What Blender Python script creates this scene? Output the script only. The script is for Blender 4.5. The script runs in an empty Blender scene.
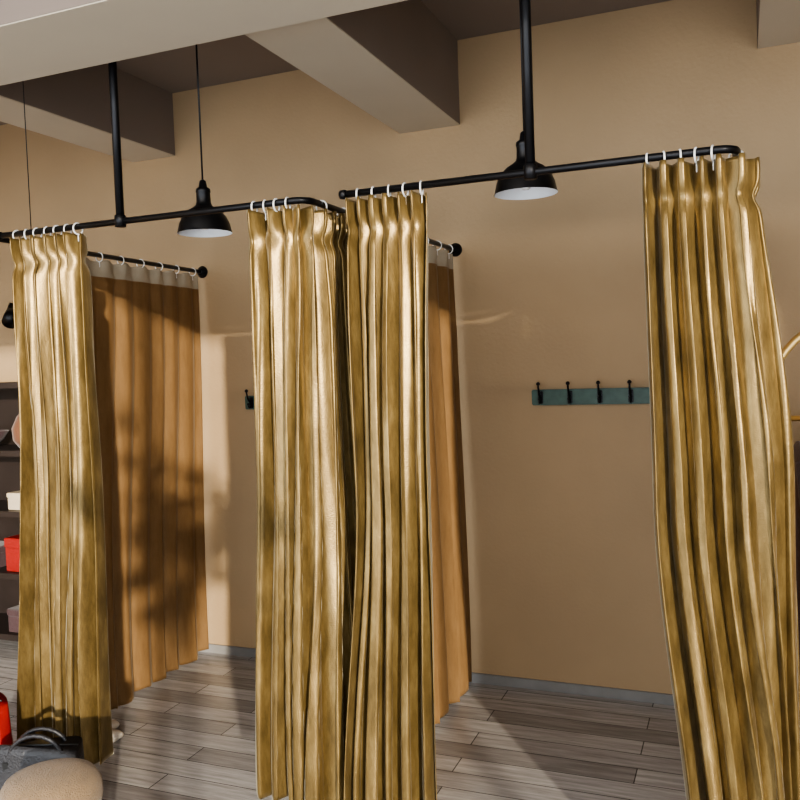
import bpy, bmesh, math, random
from mathutils import Vector, Matrix, noise
random.seed(3)
scene = bpy.context.scene
H = 1.65; YB = 4.055; YF = 2.51; ZR = 2.203; ZC = 3.23

# ---------------------------------------------------------------- materials
def newmat(name):
    m = bpy.data.materials.new(name); m.use_nodes = True
    nt = m.node_tree
    return m, nt, nt.nodes['Principled BSDF']

def plain(name, col, rough=0.5, metal=0.0, var=0.12, scale=8, bump=0.0, bscale=60, sheen=0):
    m, nt, b = newmat(name)
    tc = nt.nodes.new('ShaderNodeTexCoord')
    n = nt.nodes.new('ShaderNodeTexNoise'); n.inputs['Scale'].default_value = scale; n.inputs['Detail'].default_value = 5
    nt.links.new(tc.outputs['Object'], n.inputs['Vector'])
    r = nt.nodes.new('ShaderNodeValToRGB')
    r.color_ramp.elements[0].position = .3; r.color_ramp.elements[1].position = .7
    r.color_ramp.elements[0].color = (*[c*(1-var) for c in col], 1)
    r.color_ramp.elements[1].color = (*[min(1, c*(1+var)) for c in col], 1)
    nt.links.new(n.outputs['Fac'], r.inputs['Fac'])
    nt.links.new(r.outputs['Color'], b.inputs['Base Color'])
    b.inputs['Roughness'].default_value = rough; b.inputs['Metallic'].default_value = metal
    if sheen:
        b.inputs['Sheen Weight'].default_value = sheen
    if bump:
        n2 = nt.nodes.new('ShaderNodeTexNoise'); n2.inputs['Scale'].default_value = bscale; n2.inputs['Detail'].default_value = 4
        nt.links.new(tc.outputs['Object'], n2.inputs['Vector'])
        bp = nt.nodes.new('ShaderNodeBump'); bp.inputs['Strength'].default_value = bump; bp.inputs['Distance'].default_value = .01
        nt.links.new(n2.outputs['Fac'], bp.inputs['Height']); nt.links.new(bp.outputs['Normal'], b.inputs['Normal'])
    return m

def velvet(name, dark, mid, light, rough=.42, transl=0.0, sheen=.6, metal=0.0, bump=.35):
    m, nt, b = newmat(name)
    tc = nt.nodes.new('ShaderNodeTexCoord')
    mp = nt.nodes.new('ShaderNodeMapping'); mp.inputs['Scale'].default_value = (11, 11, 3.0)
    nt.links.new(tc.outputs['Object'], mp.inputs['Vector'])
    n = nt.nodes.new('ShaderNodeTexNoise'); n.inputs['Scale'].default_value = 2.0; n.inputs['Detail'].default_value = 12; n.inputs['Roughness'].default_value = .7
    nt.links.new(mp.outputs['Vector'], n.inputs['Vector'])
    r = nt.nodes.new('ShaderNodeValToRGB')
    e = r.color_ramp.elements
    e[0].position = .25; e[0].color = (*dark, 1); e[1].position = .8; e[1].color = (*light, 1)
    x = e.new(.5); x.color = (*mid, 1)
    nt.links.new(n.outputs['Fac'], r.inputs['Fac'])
    nt.links.new(r.outputs['Color'], b.inputs['Base Color'])
    b.inputs['Roughness'].default_value = rough
    b.inputs['Metallic'].default_value = metal
    b.inputs['Sheen Weight'].default_value = sheen
    b.inputs['Sheen Roughness'].default_value = .3
    b.inputs['Sheen Tint'].default_value = (1, .94, .76, 1)
    b.inputs['Specular IOR Level'].default_value = .5
    b.inputs['Specular Tint'].default_value = (1, .92, .72, 1)
    mp2 = nt.nodes.new('ShaderNodeMapping'); mp2.inputs['Scale'].default_value = (70, 70, 110)
    nt.links.new(tc.outputs['Object'], mp2.inputs['Vector'])
    n2 = nt.nodes.new('ShaderNodeTexNoise'); n2.inputs['Scale'].default_value = 2.0; n2.inputs['Detail'].default_value = 3
    nt.links.new(mp2.outputs['Vector'], n2.inputs['Vector'])
    bp = nt.nodes.new('ShaderNodeBump'); bp.inputs['Strength'].default_value = bump; bp.inputs['Distance'].default_value = .002
    nt.links.new(n2.outputs['Fac'], bp.inputs['Height']); nt.links.new(bp.outputs['Normal'], b.inputs['Normal'])
    if transl:
        tr = nt.nodes.new('ShaderNodeBsdfTranslucent'); nt.links.new(r.outputs['Color'], tr.inputs['Color'])
        mx = nt.nodes.new('ShaderNodeMixShader'); mx.inputs['Fac'].default_value = transl
        out = nt.nodes['Material Output']
        nt.links.new(b.outputs[0], mx.inputs[1]); nt.links.new(tr.outputs[0], mx.inputs[2]); nt.links.new(mx.outputs[0], out.inputs['Surface'])
    return m

def srgb(r, g, b):
    f = lambda c: (c/255/12.92 if c/255 <= .04045 else ((c/255+.055)/1.055)**2.4)
    return (f(r), f(g), f(b))

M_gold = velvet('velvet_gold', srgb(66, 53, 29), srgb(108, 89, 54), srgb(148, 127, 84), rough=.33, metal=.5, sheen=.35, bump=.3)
M_side = velvet('velvet_partition', srgb(132, 101, 66), srgb(148, 115, 77), srgb(162, 128, 88), rough=.6, transl=.35, sheen=.2, bump=.2)
M_tape = plain('heading_tape', srgb(176, 164, 144), .8)
M_wall = plain('wall_paint', srgb(172, 146, 112), .7, var=.09, scale=1.2, bump=.15, bscale=60)
M_ceil = plain('ceiling_paint', srgb(130, 117, 107), .85, var=.04, scale=1.5)
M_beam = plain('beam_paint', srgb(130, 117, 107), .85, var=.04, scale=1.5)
M_soffit_lit = plain('beam_soffit_bounce_lit', srgb(188, 178, 160), .8, var=.04, scale=2)  # beam underside lightened: bounce light from the floor put into its colour
M_black = plain('black_iron', (.012, .012, .014), .35, .6, var=.2)
M_blackmat = plain('black_leather', (.014, .013, .015), .4, 0, bump=.3, bscale=120)
M_ring = plain('white_plastic', (.8, .8, .78), .35)
M_shadein = plain('lamp_inner_enamel', (.75, .77, .8), .5, var=.03)
M_bulb = plain('bulb_glass', (.9, .9, .88), .2, var=.02)
M_green = plain('green_painted_wood', srgb(64, 90, 80), .5, var=.2, scale=25)
M_base = plain('baseboard_paint', srgb(132, 130, 128), .5)
M_shelf = plain('dark_shelf_wood', srgb(40, 32, 30), .5, var=.2)
M_red = plain('red_leather', srgb(140, 30, 28), .4, bump=.2, bscale=90)
M_white = plain('white_leather', srgb(205, 196, 184), .45)
M_beige = plain('beige_felt', srgb(118, 97, 72), .9, var=.12, scale=30, bump=.5, bscale=200, sheen=.2)
M_wood = plain('stool_wood', srgb(110, 76, 46), .5, var=.2, scale=20)
M_brass = plain('brass', srgb(190, 164, 112), .35, .8, var=.1)
M_zip = plain('dark_zip_metal', (.05, .05, .05), .3, .8)
M_plum = plain('plum_wool', srgb(62, 42, 46), .85, var=.2, bump=.3, sheen=.2)
M_brown = plain('brown_wool', srgb(104, 66, 44), .85, var=.2, bump=.3, sheen=.3)
M_cream = plain('cream_ceramic', srgb(205, 190, 165), .4)
M_frame = plain('window_frame_metal', (.05, .05, .05), .4, .5)
M_leaf = plain('leaf_green', srgb(50, 92, 40), .5, var=.3)
M_bark = plain('bark', srgb(90, 70, 52), .8, var=.3, scale=20)

def floor_mat():
    m, nt, b = newmat('floor_grey_planks')
    tc = nt.nodes.new('ShaderNodeTexCoord')
    br = nt.nodes.new('ShaderNodeTexBrick')
    br.inputs['Scale'].default_value = 1; br.inputs['Brick Width'].default_value = 1.1; br.inputs['Row Height'].default_value = .125
    br.inputs['Mortar Size'].default_value = .0025; br.inputs['Mortar Smooth'].default_value = .2
    br.inputs['Color1'].default_value = (*srgb(192, 189, 186), 1); br.inputs['Color2'].default_value = (*srgb(146, 142, 140), 1)
    br.inputs['Mortar'].default_value = (*srgb(80, 78, 76), 1); br.offset = .37
    nt.links.new(tc.outputs['Object'], br.inputs['Vector'])
    mp = nt.nodes.new('ShaderNodeMapping'); mp.inputs['Scale'].default_value = (2, 26, 1)
    nt.links.new(tc.outputs['Object'], mp.inputs['Vector'])
    n = nt.nodes.new('ShaderNodeTexNoise'); n.inputs['Scale'].default_value = 1.5; n.inputs['Detail'].default_value = 8; n.inputs['Roughness'].default_value = .7
    nt.links.new(mp.outputs['Vector'], n.inputs['Vector'])
    r = nt.nodes.new('ShaderNodeValToRGB'); r.color_ramp.elements[0].position = .3; r.color_ramp.elements[1].position = .7
    r.color_ramp.elements[0].color = (.5, .49, .49, 1); r.color_ramp.elements[1].color = (1.15, 1.15, 1.17, 1)
    nt.links.new(n.outputs['Fac'], r.inputs['Fac'])
    mx = nt.nodes.new('ShaderNodeMix'); mx.data_type = 'RGBA'; mx.blend_type = 'MULTIPLY'; mx.inputs['Factor'].default_value = 1
    nt.links.new(br.outputs['Color'], mx.inputs[6]); nt.links.new(r.outputs['Color'], mx.inputs[7])
    nt.links.new(mx.outputs[2], b.inputs['Base Color'])
    b.inputs['Roughness'].default_value = .24
    bp = nt.nodes.new('ShaderNodeBump'); bp.inputs['Strength'].default_value = .2; bp.inputs['Distance'].default_value = .004
    nt.links.new(n.outputs['Fac'], bp.inputs['Height']); nt.links.new(bp.outputs['Normal'], b.inputs['Normal'])
    return m
M_floor = floor_mat()

# ---------------------------------------------------------------- mesh builder
class B:
    def __init__(s): s.v = []; s.f = []; s.m = []; s.mats = []; s.sm = []
    def mi(s, mat):
        if mat not in s.mats: s.mats.append(mat)
        return s.mats.index(mat)
    def add(s, vs, fs, mat, smooth=True):
        o = len(s.v); k = s.mi(mat); s.v += [tuple(v) for v in vs]
        for f in fs: s.f.append([o+i for i in f]); s.m.append(k); s.sm.append(smooth)
    def box(s, a, b, mat, bev=0.0):
        bm = bmesh.new(); bmesh.ops.create_cube(bm, size=1)
        for v in bm.verts: v.co = Vector([(a[i]+b[i])/2 + v.co[i]*(b[i]-a[i]) for i in range(3)])
        if bev: bmesh.ops.bevel(bm, geom=bm.edges[:], offset=bev, segments=2, affect='EDGES')
        bm.verts.index_update()
        s.add([v.co[:] for v in bm.verts], [[v.index for v in f.verts] for f in bm.faces], mat, False); bm.free()
    def tube(s, pts, r, mat, n=12, cap=True, closed=False):
        pts = [Vector(p) for p in pts]; N = len(pts); vs = []; fs = []
        rr = r if isinstance(r, (list, tuple)) else [r]*N
        up = None
        for i, p in enumerate(pts):
            if closed: t = (pts[(i+1) % N]-pts[i-1]).normalized()
            else: t = (pts[min(i+1, N-1)]-pts[max(i-1, 0)]).normalized()
            if up is None:
                up = t.orthogonal().normalized()
            up = (up - t*up.dot(t)).normalized(); w = t.cross(up)
            for k in range(n):
                a = 2*math.pi*k/n; vs.append(p+(up*math.cos(a)+w*math.sin(a))*rr[i])
        R = N if closed else N-1
        for i in range(R):
            j = (i+1) % N
            for k in range(n): fs.append([i*n+k, i*n+(k+1) % n, j*n+(k+1) % n, j*n+k])
        if cap and not closed:
            fs.append(list(range(n))[::-1]); fs.append([(N-1)*n+k for k in range(n)])
        s.add(vs, fs, mat)
    def lathe(s, prof, c, mat, n=32, ax='Z'):
        vs = []; fs = []; c = Vector(c)
        for (r, z) in prof:
            for k in range(n):
                a = 2*math.pi*k/n
                if ax == 'Z': vs.append(c+Vector((r*math.cos(a), r*math.sin(a), z)))
                elif ax == 'Y': vs.append(c+Vector((r*math.cos(a), z, r*math.sin(a))))
                else: vs.append(c+Vector((z, r*math.cos(a), r*math.sin(a))))
        for i in range(len(prof)-1):
            for k in range(n): fs.append([i*n+k, i*n+(k+1) % n, (i+1)*n+(k+1) % n, (i+1)*n+k])
        s.add(vs, fs, mat)
    def obj(s, name, origin=None):
        me = bpy.data.meshes.new(name)
        o3 = Vector(origin) if origin else Vector((0, 0, 0))
        me.from_pydata([tuple(Vector(v)-o3) for v in s.v], [], s.f)
        for m in s.mats: me.materials.append(m)
        me.polygons.foreach_set('material_index', s.m)
        me.polygons.foreach_set('use_smooth', s.sm)
        me.update()
        o = bpy.data.objects.new(name, me); scene.collection.objects.link(o); o.location = o3
        return o

def simple_box(name, a, b, mat, bev=0):
    q = B(); q.box(a, b, mat, bev); return q.obj(name)

# ---------------------------------------------------------------- room
XL, XRt, YFr = -6.0, 4.2, -1.2
simple_box('floor', (XL, YFr-.2, -.1), (XRt, YB+.15, 0), M_floor)
simple_box('ceiling', (XL, YFr-.2, ZC), (XRt, YB+.15, ZC+.12), M_ceil)
simple_box('wall_back', (XL, YB, 0), (XRt, YB+.15, ZC), M_wall)
simple_box('wall_left', (XL-.15, YFr-.2, -.1), (XL, YB+.15, ZC), M_wall)
simple_box('wall_right', (XRt, YFr-.2, -.1), (XRt+.15, YB+.15, ZC), M_wall)
q = B()
q.box((XL, YFr-.2, 0), (XRt, YFr, .25), M_wall)
q.box((XL, YFr-.2, 3.12), (XRt, YFr, ZC), M_wall)
q.box((XL, YFr-.2, .25), (XL+.4, YFr, 3.12), M_wall)
q.obj('wall_front')
q = B()
x = XL+.4
while x < XRt:
    q.box((x-.025, YFr-.13, .25), (x+.025, YFr-.07, 3.12), M_frame); x += 1.6
q.box((XL+.4, YFr-.13, .25), (XRt, YFr-.07, .3), M_frame)
q.box((XL+.4, YFr-.13, 3.07), (XRt, YFr-.07, 3.12), M_frame)
q.obj('window_1')
simple_box('baseboard_back', (XL, YB-.014, 0), (XRt, YB, .05), M_base, .002)

def beam(name, a, b):
    q = B(); q.box(a, b, M_beam)
    q.box((a[0]+.002, a[1]+.002, a[2]-.004), (b[0]-.002, b[1]-.002, a[2]+.001), M_soffit_lit)
    return q.obj(name)
beam('ceiling_beam', (XL, 2.035, 2.75), (XRt, 2.44, ZC))
beam('ceiling_beam', (-3.28, 2.44, 2.88), (-2.98, YB, ZC))
beam('ceiling_beam', (-1.593, 2.44, 2.82), (-1.271, YB, ZC))
beam('ceiling_beam', (.09, 2.44, 2.96), (.40, YB, ZC))

# ---------------------------------------------------------------- rails
def ring(q, c, axis, R=.021, r=.0028):
    c = Vector(c); axis = Vector(axis).normalized(); u = axis.orthogonal().normalized(); w = axis.cross(u)
    q.tube([c+(u*math.cos(t*math.pi/8)+w*math.sin(t*math.pi/8))*R for t in range(16)], r, M_ring, n=8, closed=True)

def rail(x0, xc, xw, rod_x, rings_front, rings_side, wire=None):
    q = B(); r = .0115; R = .05
    pts = [(x0, YF, ZR)]
    pts.append((xc-R, YF, ZR))
    for k in range(1, 8):
        a = math.pi/2*k/8; pts.append((xc-R+R*math.sin(a), YF+R-R*math.cos(a), ZR))
    pts.append((xc, YF+R, ZR)); pts.append((xw, YB-.012, ZR))
    q.tube(pts, r, M_black, n=14)
    q.lathe([(.0, -.014), (.014, -.013), (.016, 0), (.014, .008), (0, .01)], (x0, YF, ZR), M_black, 16, 'X')
    q.lathe([(.0, 0), (.034, 0), (.034, -.006), (.02, -.012), (.017, -.03), (0, -.032)], (xw, YB, ZR), M_black, 24, 'Y')
    if rod_x is not None:
        q.tube([(rod_x, YF, ZR), (rod_x, YF, ZC)], .0150, M_black, n=16)
        q.lathe([(0, -.012), (.045, -.012), (.05, 0), (0, 0)], (rod_x, YF, ZC), M_black)
        q.lathe([(0, -.02), (.02, -.02), (.021, .02), (.016, .024)], (rod_x, YF, ZR), M_black, 20)
    if wire is not None:
        q.tube([(wire, YF, ZR), (wire, YF, ZC)], .0018, M_black, n=6)
    for xx in rings_front:
        a = random.uniform(-.25, .25)
        ring(q, (xx, YF, ZR-.0085), (1, a, 0))
        q.tube([(xx, YF, ZR-.03), (xx, YF, ZR-.055)], .002, M_ring, n=6)
    for yy in rings_side:
        xx = xc+(xw-xc)*max(0, (yy-YF-R))/(YB-YF-R)
        ring(q, (xx, yy, ZR-.0085), (random.uniform(-.2, .2), 1, 0))
        q.tube([(xx, yy, ZR-.03), (xx, yy, ZR-.055)], .002, M_ring, n=6)
    return q.obj('curtain_rail')
def lin(a, b, n): return [a+(b-a)*i/(n-1) for i in range(n)]
rail(-5.2, -2.755, -2.83, -4.6, [], lin(2.7, 3.95, 9))
rail(-2.69, -1.33, -1.315, -2.10, lin(-2.60, -2.3, 7)+lin(-1.53, -1.4, 4), lin(2.62, 3.95, 9), wire=-2.53)
rail(-1.19, 0.0, .0, -.572, lin(-1.14, -.92, 5)+lin(-.235, -.06, 5), lin(2.6, 3.95, 9))

# ---------------------------------------------------------------- curtains
def sampler(path):
    P = [Vector((p[0], p[1])) for p in path]
    L = [0]
    for i in range(1, len(P)): L.append(L[-1]+(P[i]-P[i-1]).length)
    T = L[-1]
    def f(u):
        d = max(0, min(1, u))*T
        for i in range(1, len(P)):
            if d <= L[i]+1e-9:
                k = (d-L[i-1])/max(1e-9, L[i]-L[i-1]); return P[i-1].lerp(P[i], k)
        return P[-1]
    return f

def sm(a, b, x):
    t = max(0, min(1, (x-a)/(b-a))); return t*t*(3-2*t)

def curtain(name, keys, zt, zb, nf, amp, seed, mat, header=.10, tape=False, nv=120, rag=.008, per=26, irr=.5, crease=.2):
    """keys: (v, plan path) pairs: plan path of the cloth at relative height v (0 top .. 1 bottom)"""
    fs_ = [(v, sampler(p)) for v, p in keys]
    nu = int(nf*per)
    rnd = random.Random(seed)
    def mk(lo, hi):
        w_ = [rnd.uniform(lo, hi) for _ in range(nf)]; t_ = sum(w_); c_ = [0]
        for k in range(nf): c_.append(c_[-1]+w_[k]/t_)
        return c_
    cum = mk(1-.45*irr, 1+.6*irr)
    cumb = mk(1-.6*irr, 1+.9*irr)
    cum2 = [a*.45+b*.55 for a, b in zip(cum, cumb)]
    dep = [rnd.uniform(1-.55*irr, 1+.35*irr) for _ in range(nf+2)]
    dep2 = [rnd.uniform(1-.75*irr, 1+.45*irr) for _ in range(nf+2)]
    def uni(u, C):
        for k in range(nf):
            if u <= C[k+1] or k == nf-1: return k+(u-C[k])/(C[k+1]-C[k])
    def plan(u, v):
        for i in range(1, len(fs_)):
            if v <= fs_[i][0] or i == len(fs_)-1:
                a, b = fs_[i-1], fs_[i]
                k = max(0, min(1, (v-a[0])/(b[0]-a[0]))); k = k*k*(3-2*k)
                return a[1](u).lerp(b[1](u), k)
    vs = []; faces = []
    Ht = zt-zb
    zs = [zt-header*1.8*j/18 for j in range(18)] + [zt-header*1.8-(Ht-header*1.8)*j/(nv-18) for j in range(nv-18+1)]
    for j, z in enumerate(zs):
        v = (zt-z)/Ht
        hz = (zt-z)/header
        m1 = sm(.04, 1, v)
        for i in range(nu+1):
            u = i/nu
            f = uni(u, cum)*(1-m1)+uni(u, cum2)*m1
            nz = noise.noise(Vector((u*1.6, v*.75, seed*7.1)))
            nz2 = noise.noise(Vector((u*nf*.9, v*1.3, seed*3.3+20)))
            cr = noise.noise(Vector((u*nf*2.6+v*.5*irr, v*1.0, seed*1.3+50)))
            cr = 1-2*abs(cr)**.8
            ph = 2*math.pi*(f+irr*.36*nz*sm(.05, .5, v))
            k = int(f); fr = f-k; fr = fr*fr*(3-2*fr)
            k0 = min(k, nf); k1 = min(k+1, nf+1)
            ma = dep[k0]*(1-fr)+dep[k1]*fr; mb = dep2[k0]*(1-fr)+dep2[k1]*fr
            m = ma*(1-m1)+mb*m1
            A = amp*m*(.66+.42*v)
            sn = math.sin(ph)
            d = A*(sn+.20*math.sin(2*ph+1+1.2*v)) + amp*irr*(.5*nz2+crease*cr)*sm(.03, .2, v)
            if hz < 1.8:
                pin = math.exp(-((hz-1)/.3)**2)
                flare = sm(1, .2, hz)
                sharp = math.copysign(abs(sn)**.6, sn)
                d = d*(1-.45*pin)*(1-flare*.6)+amp*.40*sharp*flare
            e = .002
            p0 = plan(max(0, u-e*8), v); p1 = plan(min(1, u+e*8), v)
            t = (p1-p0).normalized() if (p1-p0).length > 1e-6 else Vector((1, 0))
            n = Vector((t.y, -t.x))
            p = plan(u, v)
            tang = A*.36*math.sin(2*ph)
            edge = min(1, u*nf*.8, (1-u)*nf*.8)
            p = p+n*d+t*tang*edge
            zz = z
            if v > .95: zz += rag*math.sin(ph*.5+seed)*(v-.95)/.05 + .02*nz*(v-.95)/.05
            if j == 0: zz += .006*sn
            vs.append((p.x, p.y, zz))
    W = nu+1
    for j in range(len(zs)-1):
        for i in range(nu): faces.append([j*W+i, j*W+i+1, (j+1)*W+i+1, (j+1)*W+i])
    q = B()
    if tape:
        k = 11*nu
        q.add(vs, [], mat)
        mt = q.mi(M_tape); mm = q.mi(mat)
        for idx, f in enumerate(faces):
            q.f.append(f); q.m.append(mt if idx < k else mm); q.sm.append(True)
    else:
        q.add(vs, faces, mat)
    o = q.obj(name)
    md = o.modifiers.new('cloth_thickness', 'SOLIDIFY'); md.thickness = .0025; md.offset = 0
    return o

ZT = ZR-.024
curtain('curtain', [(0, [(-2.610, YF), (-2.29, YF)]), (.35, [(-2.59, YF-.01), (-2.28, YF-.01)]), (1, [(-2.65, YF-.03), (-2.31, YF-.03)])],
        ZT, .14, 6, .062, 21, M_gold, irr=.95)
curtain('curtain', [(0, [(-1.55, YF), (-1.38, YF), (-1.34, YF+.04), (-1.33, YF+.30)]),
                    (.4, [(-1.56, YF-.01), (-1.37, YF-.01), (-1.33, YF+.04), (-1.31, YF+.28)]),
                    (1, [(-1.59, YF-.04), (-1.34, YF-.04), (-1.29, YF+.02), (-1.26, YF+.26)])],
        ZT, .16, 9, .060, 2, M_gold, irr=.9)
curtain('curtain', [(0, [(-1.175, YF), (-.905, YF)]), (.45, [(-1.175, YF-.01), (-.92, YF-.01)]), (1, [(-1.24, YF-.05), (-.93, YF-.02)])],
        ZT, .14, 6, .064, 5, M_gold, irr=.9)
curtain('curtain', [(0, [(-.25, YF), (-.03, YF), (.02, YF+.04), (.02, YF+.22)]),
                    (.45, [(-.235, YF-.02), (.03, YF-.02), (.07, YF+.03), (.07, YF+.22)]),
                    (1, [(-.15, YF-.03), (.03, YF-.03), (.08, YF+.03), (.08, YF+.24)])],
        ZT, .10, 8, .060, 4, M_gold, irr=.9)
curtain('partition_curtain', [(0, [(-2.765, 2.72), (-2.828, 4.0)]), (1, [(-2.80, 2.72), (-2.87, 3.99)])],
        ZT, .03, 9, .019, 11, M_side, header=.07, tape=True, irr=.8, crease=.1)
curtain('partition_curtain', [(0, [(-1.33, 2.83), (-1.315, 4.0)]), (1, [(-1.30, 2.81), (-1.28, 3.98)])],
        ZT, .03, 9, .024, 12, M_side, header=.07, tape=True, irr=.8, crease=.1)
curtain('partition_curtain', [(0, [(.0, 2.77), (.0, 4.0)]), (1, [(.02, 2.77), (.02, 3.98)])],
        ZT, .03, 9, .022, 13, M_side, header=.07, tape=True, irr=.8, crease=.1)

# ---------------------------------------------------------------- pendant lamps
def pendant(x, y, zb):
    q = B()
    outer = [(.102, 0), (.100, .008), (.094, .035), (.082, .062), (.062, .083), (.042, .095), (.031, .104), (.027, .115),
             (.026, .150), (.028, .153), (.027, .165), (.016, .172), (.012, .195), (.006, .2), (0, .2)]
    q.lathe(outer, (x, y, zb), M_black, 48)
    inner = [(.102, 0), (.099, .002), (.096, .010), (.089, .034), (.077, .058), (.056, .078), (.03, .09), (0, .093)]
    q.lathe(inner, (x, y, zb), M_shadein, 48)
    q.lathe([(0, .012), (.012, .014), (.022, .026), (.026, .042), (.02, .06), (.013, .075), (.013, .092)], (x, y, zb), M_bulb, 24)
    q.tube([(x, y, zb+.198), (x, y, ZC)], .0035, M_black, n=8)
    q.lathe([(0, -.03), (.03, -.03), (.045, -.004), (.045, 0), (0, 0)], (x, y, ZC), M_black, 24)
    return q.obj('pendant_lamp')
pendant(-1.866, 2.70, 2.163)
pendant(-.632, 2.70, 2.178)

# ---------------------------------------------------------------- hook racks
def hooks(xa, xb, z):
    q = B(); yb = YB-.002
    q.box((xa, yb-.02, z-.038), (xb, yb, z+.038), M_green, .004)
    n = 4
    for k in range(n):
        x = xa+.045+(xb-xa-.175)*k/(n-1)
        y = yb-.02
        q.box((x-.012, y-.005, z-.03), (x+.012, y, z+.03), M_black, .002)
        q.tube([(x, y, z+.01), (x, y-.02, z+.004), (x, y-.035, z+.015), (x, y-.045, z+.04), (x, y-.05, z+.062)], [.006, .006, .0055, .005, .005], M_black, n=8)
        q.lathe([(0, -.009), (.009, -.004), (.01, .003), (.006, .009), (0, .011)], (x, y-.05, z+.066), M_black, 12)
        q.tube([(x, y, z-.012), (x, y-.018, z-.028), (x, y-.03, z-.026), (x, y-.036, z-.010)], .005, M_black, n=8)
        q.lathe([(0, -.007), (.008, -.003), (.008, .003), (0, .008)], (x, y-.036, z-.007), M_black, 12)
    return q.obj('coat_hook_rack')
hooks(-.945, -.345, 1.455)
hooks(-2.575, -1.975, 1.455)

# ---------------------------------------------------------------- shelf on the left
q = B()
sx0, sx1, sy0, sy1 = -4.95, -3.72, 3.68, YB-.02
for x in (sx0, sx1-.04): q.box((x, sy0, 0), (x+.04, sy1, 1.62), M_shelf, .003)
for z in (.08, .45, .82, 1.18, 1.58): q.box((sx0+.04, sy0+.005, z), (sx1-.04, sy1, z+.035), M_shelf, .002)
q.box((sx0, sy1-.012, .05), (sx1, sy1, 1.6), M_shelf)
q.obj('display_shelf')
def box_item(name, c, s, mat):
    q = B(); q.box((c[0]-s[0]/2, c[1]-s[1]/2, c[2]), (c[0]+s[0]/2, c[1]+s[1]/2, c[2]+s[2]*.72), mat, .004)
    q.box((c[0]-s[0]/2-.004, c[1]-s[1]/2-.004, c[2]+s[2]*.72), (c[0]+s[0]/2+.004, c[1]+s[1]/2+.004, c[2]+s[2]), mat, .004)
    return q.obj(name)
box_item('shoe_box', (-3.93, 3.82, .487), (.32, .2, .20), M_red)
box_item('shoe_box', (-4.35, 3.82, .487), (.3, .2, .13), M_plum)
box_item('shoe_box', (-3.95, 3.82, .117), (.3, .2, .14), M_plum)
box_item('gift_box', (-3.95, 3.82, .857), (.22, .18, .10), M_cream)
q = B(); q.lathe([(0, 0), (.05, 0), (.085, .05), (.09, .12), (.06, .19), (.035, .22), (.04, .25), (.034, .25), (.03, .22)], (-3.96, 3.82, 1.217), M_brown); q.obj('ceramic_vase')
q = B(); q.lathe([(0, 0), (.04, 0), (.1, .05), (.13, .1), (.124, .1), (.09, .055), (0, .015)], (-4.3, 3.82, 1.217), M_plum); q.obj('ceramic_bowl')
q = B()
q.lathe([(0, 0), (.04, 0), (.04, -.015), (0, -.016)], (-4.2, YB, 2.1), M_black, 20, 'Y')
q.tube([(-4.2, YB-.01, 2.1), (-4.2, YB-.09, 2.1), (-4.2, YB-.11, 2.06)], .008, M_black)
q.tube([(-4.2, YB-.07, 2.07), (-4.15, YB-.13, 2.02), (-4.12, YB-.17, 1.98)], [.03, .045, .05], M_black, n=20)
q.obj('wall_spotlight')

# ---------------------------------------------------------------- round stool (beige cushion)
q = B(); cx, cy = -1.96, 1.90; dz = .055
q.lathe([(0, .27+dz), (.13, .27+dz), (.145, .285+dz), (.15, .31+dz), (.148, .345+dz), (.13, .375+dz), (.09, .392+dz), (.04, .398+dz), (0, .399+dz)], (cx, cy, 0), M_beige, 48)
q.lathe([(0, .245+dz), (.125, .245+dz), (.13, .25+dz), (.13, .27+dz), (0, .27+dz)], (cx, cy, 0), M_wood, 40)
for k in range(4):
    a = math.pi/4+k*math.pi/2
    q.tube([(cx+.09*math.cos(a), cy+.09*math.sin(a), .25+dz), (cx+.125*math.cos(a), cy+.125*math.sin(a), 0)], [.016, .011], M_wood)
q.obj('round_stool')

def bag(name, c, w, d, h, mat, handle, rot=0):
    q = B(); n = 28; vs = []; fs = []; R = 12
    for j in range(R+1):
        t = j/R; ww = w/2*(1-.16*t); dd = d/2*(1-.62*t**1.3)
        if j == 0: ww *= .93; dd *= .85
        for k in range(n):
            a = 2*math.pi*k/n; ca, sa = math.cos(a), math.sin(a)
            x = math.copysign(abs(ca)**.45, ca)*ww; y = math.copysign(abs(sa)**.55, sa)*dd
            bul = 1+.05*math.sin(3*a+t*5)
            sag = .05*h*t*math.sin(2*a+c[0]*3)
            vs.append((x*bul, y*bul, h*t+sag))
    for j in range(R):
        for k in range(n): fs.append([j*n+k, j*n+(k+1) % n, (j+1)*n+(k+1) % n, (j+1)*n+k])
    fs.append(list(range(n))[::-1]); fs.append([R*n+k for k in range(n)])
    q.add(vs, fs, mat)
    for s in (-1, 1):
        q.tube([(w*.28*math.cos(math.pi*k/12), s*d*.16, h*.86+handle*math.sin(math.pi*k/12)) for k in range(13)], .008, mat, n=8)
        for e in (-1, 1): q.box((e*w*.28-.010, s*d*.2-.008, h*.78), (e*w*.28+.010, s*d*.2+.008, h*.9), M_zip, .002)
    q.tube([(-w*.38, 0, h+.003), (w*.38, 0, h+.003)], .004, M_zip, n=6)
    o = q.obj(name); o.location = c; o.rotation_euler = (0, 0, rot); return o
bag('black_handbag', (-2.27, 2.16, 0), .36, .18, .37, M_blackmat, .10, .35)
bag('red_tote_bag', (-2.63, 2.24, 0), .32, .15, .47, M_red, .12, -.1)

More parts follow.
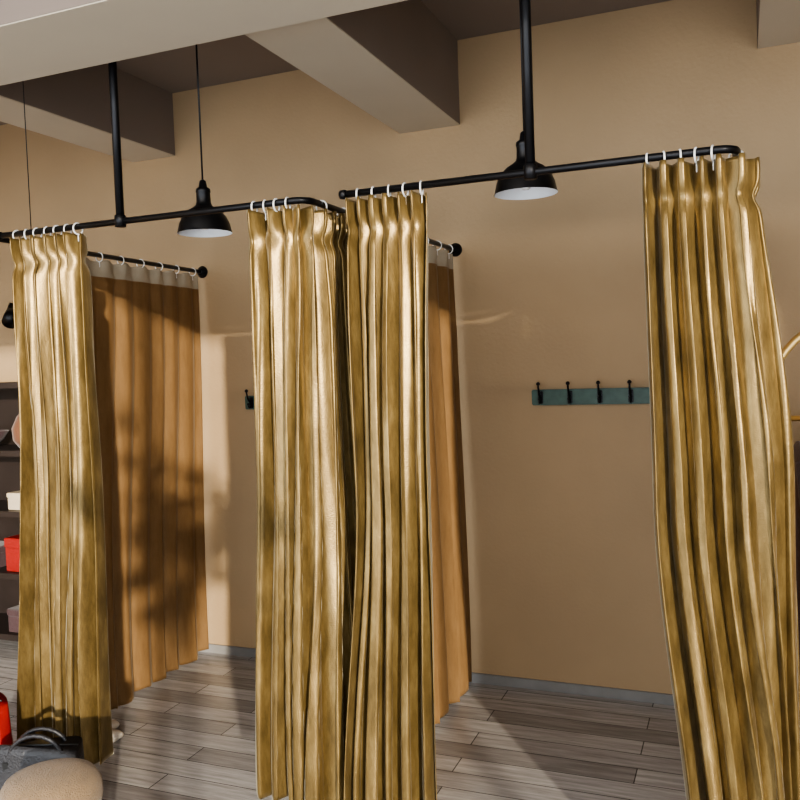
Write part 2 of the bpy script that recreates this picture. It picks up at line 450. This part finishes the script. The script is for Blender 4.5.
def shoe(q, c, ang, mat, L=.24):
    n = 16; vs = []; fs = []; R = 14; ca, sa = math.cos(ang), math.sin(ang)
    for j in range(R+1):
        t = j/R; x = (t-.5)*L
        w = .038*(1-.25*math.exp(-((t-.4)/.18)**2))*math.sqrt(max(.02, 1-(2*t-1)**6))
        h = .035+.045*max(0, 1-t*1.9)**.6 if t < .53 else .035+.012*math.sin(t*3)
        h *= math.sqrt(max(.05, 1-abs(2*t-1)**8))
        for k in range(n):
            a = 2*math.pi*k/n; y = w*math.cos(a); z = max(0, h/2+h/2*math.sin(a)*1.05)
            vs.append((c[0]+x*ca-y*sa, c[1]+x*sa+y*ca, z+c[2]))
    for j in range(R):
        for k in range(n): fs.append([j*n+k, j*n+(k+1) % n, (j+1)*n+(k+1) % n, (j+1)*n+k])
    fs.append(list(range(n))[::-1]); fs.append([R*n+k for k in range(n)])
    q.add(vs, fs, mat)
q = B(); shoe(q, (-2.72, 2.96, .001), 1.7, M_white, .2); shoe(q, (-2.635, 2.88, .001), 1.6, M_white, .2); q.obj('pair_of_shoes')

# ---------------------------------------------------------------- arched clothes rack on the right
q = B(); ax, ay = .71, 3.3; w = .62; top = 1.76; R = .30
pts = [(ax-w, ay, .02), (ax-w, ay, top-R)]
for k in range(1, 13):
    a = math.pi/2*k/12; pts.append((ax-w+R-R*math.cos(a), ay, top-R+R*math.sin(a)))
pts += [(2*ax-p[0], p[1], p[2]) for p in pts[::-1]]
q.tube(pts, .014, M_brass, n=14)
q.tube([(ax-w, ay, top-.36), (ax+w, ay, top-.36)], .010, M_brass, n=12)
for s in (-1, 1):
    q.tube([(ax+s*w, ay-.25, .016), (ax+s*w, ay+.25, .016)], .014, M_brass, n=12)
rack = q.obj('clothes_rack')
def coat(x, mat, L, seed):
    q = B(); ztop = top-.445; n = 40; R = 24; vs = []; fs = []
    for j in range(R+1):
        t = j/R; z = ztop+.02-L*t
        if j < 4: wy = [.05, .13, .19, .215][j]; wx = [.03, .04, .045, .05][j]; z = ztop-[0, .02, .05, .1][j]
        else: wy = .20+.03*t; wx = .045+.02*t; z = ztop-.1-(L-.1)*(j-4)/(R-4)
        for k in range(n):
            a = 2*math.pi*k/n
            f = 1+.16*t*math.sin(7*a+seed)+.05*math.sin(3*a+t*4)
            vs.append((x+wx*math.cos(a)*f, ay+wy*math.sin(a)*f, z))
    for j in range(R):
        for k in range(n): fs.append([j*n+k, j*n+(k+1) % n, (j+1)*n+(k+1) % n, (j+1)*n+k])
    fs.append(list(range(n))[::-1])
    q.add(vs, fs, mat)
    for s in (-1, 1):
        q.tube([(x, ay+s*.17, ztop-.05), (x+.015, ay+s*.235, ztop-.25), (x+.02, ay+s*.25, ztop-.58)], [.045, .045, .035], mat, n=14)
    q.tube([(x, ay, ztop-.01), (x, ay, ztop+.06), (x, ay-.015, ztop+.085), (x, ay, ztop+.1), (x, ay+.015, ztop+.085)], .003, M_black, n=6)
    o = q.obj('hanging_coat'); o.parent = rack
    return o
for k, (mt, L) in enumerate([(M_plum, 1.15), (M_brown, .95), (M_red, 1.1), (M_cream, .9), (M_brown, 1.0), (M_plum, 1.0)]):
    coat(ax-w+.12+k*.19, mt, L, k)

# ---------------------------------------------------------------- potted tree by the shop window (casts the dappled shade)
def leaf_tree(c):
    q = B(); rnd = random.Random(8)
    q.lathe([(0, 0), (.15, 0), (.17, .02), (.21, .36), (.22, .38), (.2, .38), (.19, .34), (0, .33)], (c[0], c[1], 0), M_cream, 32)
    q.tube([(c[0], c[1], .3), (c[0]+.02, c[1], .9), (c[0]-.02, c[1]+.02, 1.4)], [.025, .02, .016], M_bark, n=8)
    for k in range(11):
        a = k*2.4; z0 = 1.0+.04*k; L = .35+.25*rnd.random()
        p0 = Vector((c[0], c[1], z0)); p2 = p0+Vector((math.cos(a)*L*.75, math.sin(a)*L*.5, .35+.6*rnd.random())); p1 = (p0+p2)/2+Vector((0, 0, .1))
        q.tube([p0, p1, p2], [.012, .008, .004], M_bark, n=6)
        for m in range(9):
            b = p0.lerp(p2, .35+.65*m/8)+Vector((0, 0, .05))
            dr = Vector((rnd.uniform(-1, 1), rnd.uniform(-1, 1), rnd.uniform(-.2, .9))).normalized()
            sd = dr.orthogonal().normalized(); sd.rotate(Matrix.Rotation(rnd.uniform(0, 6.28), 3, dr)); nn = dr.cross(sd)
            l = rnd.uniform(.14, .22); ww = l*.3; vs = []
            for (t, wf, h) in [(0, .02, 0), (.25, .8, .03), (.5, 1, .04), (.75, .7, .02), (1, .02, -.03)]:
                for s in (-1, 0, 1): vs.append(b+dr*(l*t)+sd*(ww*wf*s)+nn*(h*l*2-abs(s)*.01))
            fs = []
            for i in range(4):
                for s in range(2): fs.append([i*3+s, i*3+s+1, i*3+s+4, i*3+s+3])
            q.add(vs, fs, M_leaf)
    return q.obj('potted_tree')
leaf_tree((.45, -.65))

# ---------------------------------------------------------------- added fill light in an unseen housing, brightens the upper wall
q = B(); q.box((-2.6, .55, 3.10), (.8, .75, 3.16), M_white, .01)
for xx in (-2.2, .4): q.tube([(xx, .65, 3.15), (xx, .65, ZC)], .006, M_black, n=8)
q.obj('fill_light_housing')
a = bpy.data.lights.new('added_fill_light', 'AREA'); a.shape = 'RECTANGLE'; a.size = 3.3; a.size_y = .16; a.energy = 60; a.color = (1, .92, .8)
ao = bpy.data.objects.new('added_fill_light', a); scene.collection.objects.link(ao)
ao.location = (-.9, .65, 3.09); ao.rotation_euler = (math.radians(30), 0, 0)

w = bpy.data.worlds.new('World'); scene.world = w; w.use_nodes = True
bg = w.node_tree.nodes['Background']; bg.inputs['Color'].default_value = (.88, .94, 1, 1); bg.inputs['Strength'].default_value = 5.0
s = bpy.data.lights.new('sun', 'SUN'); s.energy = 6.5; s.angle = math.radians(1.3); s.color = (1, .90, .73)
so = bpy.data.objects.new('sun', s); scene.collection.objects.link(so)
el = math.radians(10.5); az = Vector((-.60, .80, 0)).normalized()
d = Vector((az.x*math.cos(el), az.y*math.cos(el), -math.sin(el)))
so.rotation_euler = d.to_track_quat('-Z', 'Y').to_euler(); so.location = (5, -6, 4)

# ---------------------------------------------------------------- camera
cam = bpy.data.cameras.new('camera'); co = bpy.data.objects.new('camera', cam); scene.collection.objects.link(co)
cam.sensor_width = 36; cam.lens = 841/800*36; cam.clip_start = .05
Xc = Vector((.9266, .0165, .3757)).normalized(); Yc = Vector((.3743, .0550, -.9257)); Yc = (Yc-Xc*Yc.dot(Xc)).normalized(); Zc = Xc.cross(Yc)
Mx = Matrix((Xc, Yc, Zc)).to_4x4(); Mx.translation = Vector((0, 0, H))
co.matrix_world = Mx
scene.camera = co
scene.view_settings.view_transform = 'AgX'
scene.view_settings.look = 'AgX - Medium High Contrast'
scene.view_settings.exposure = 0.0
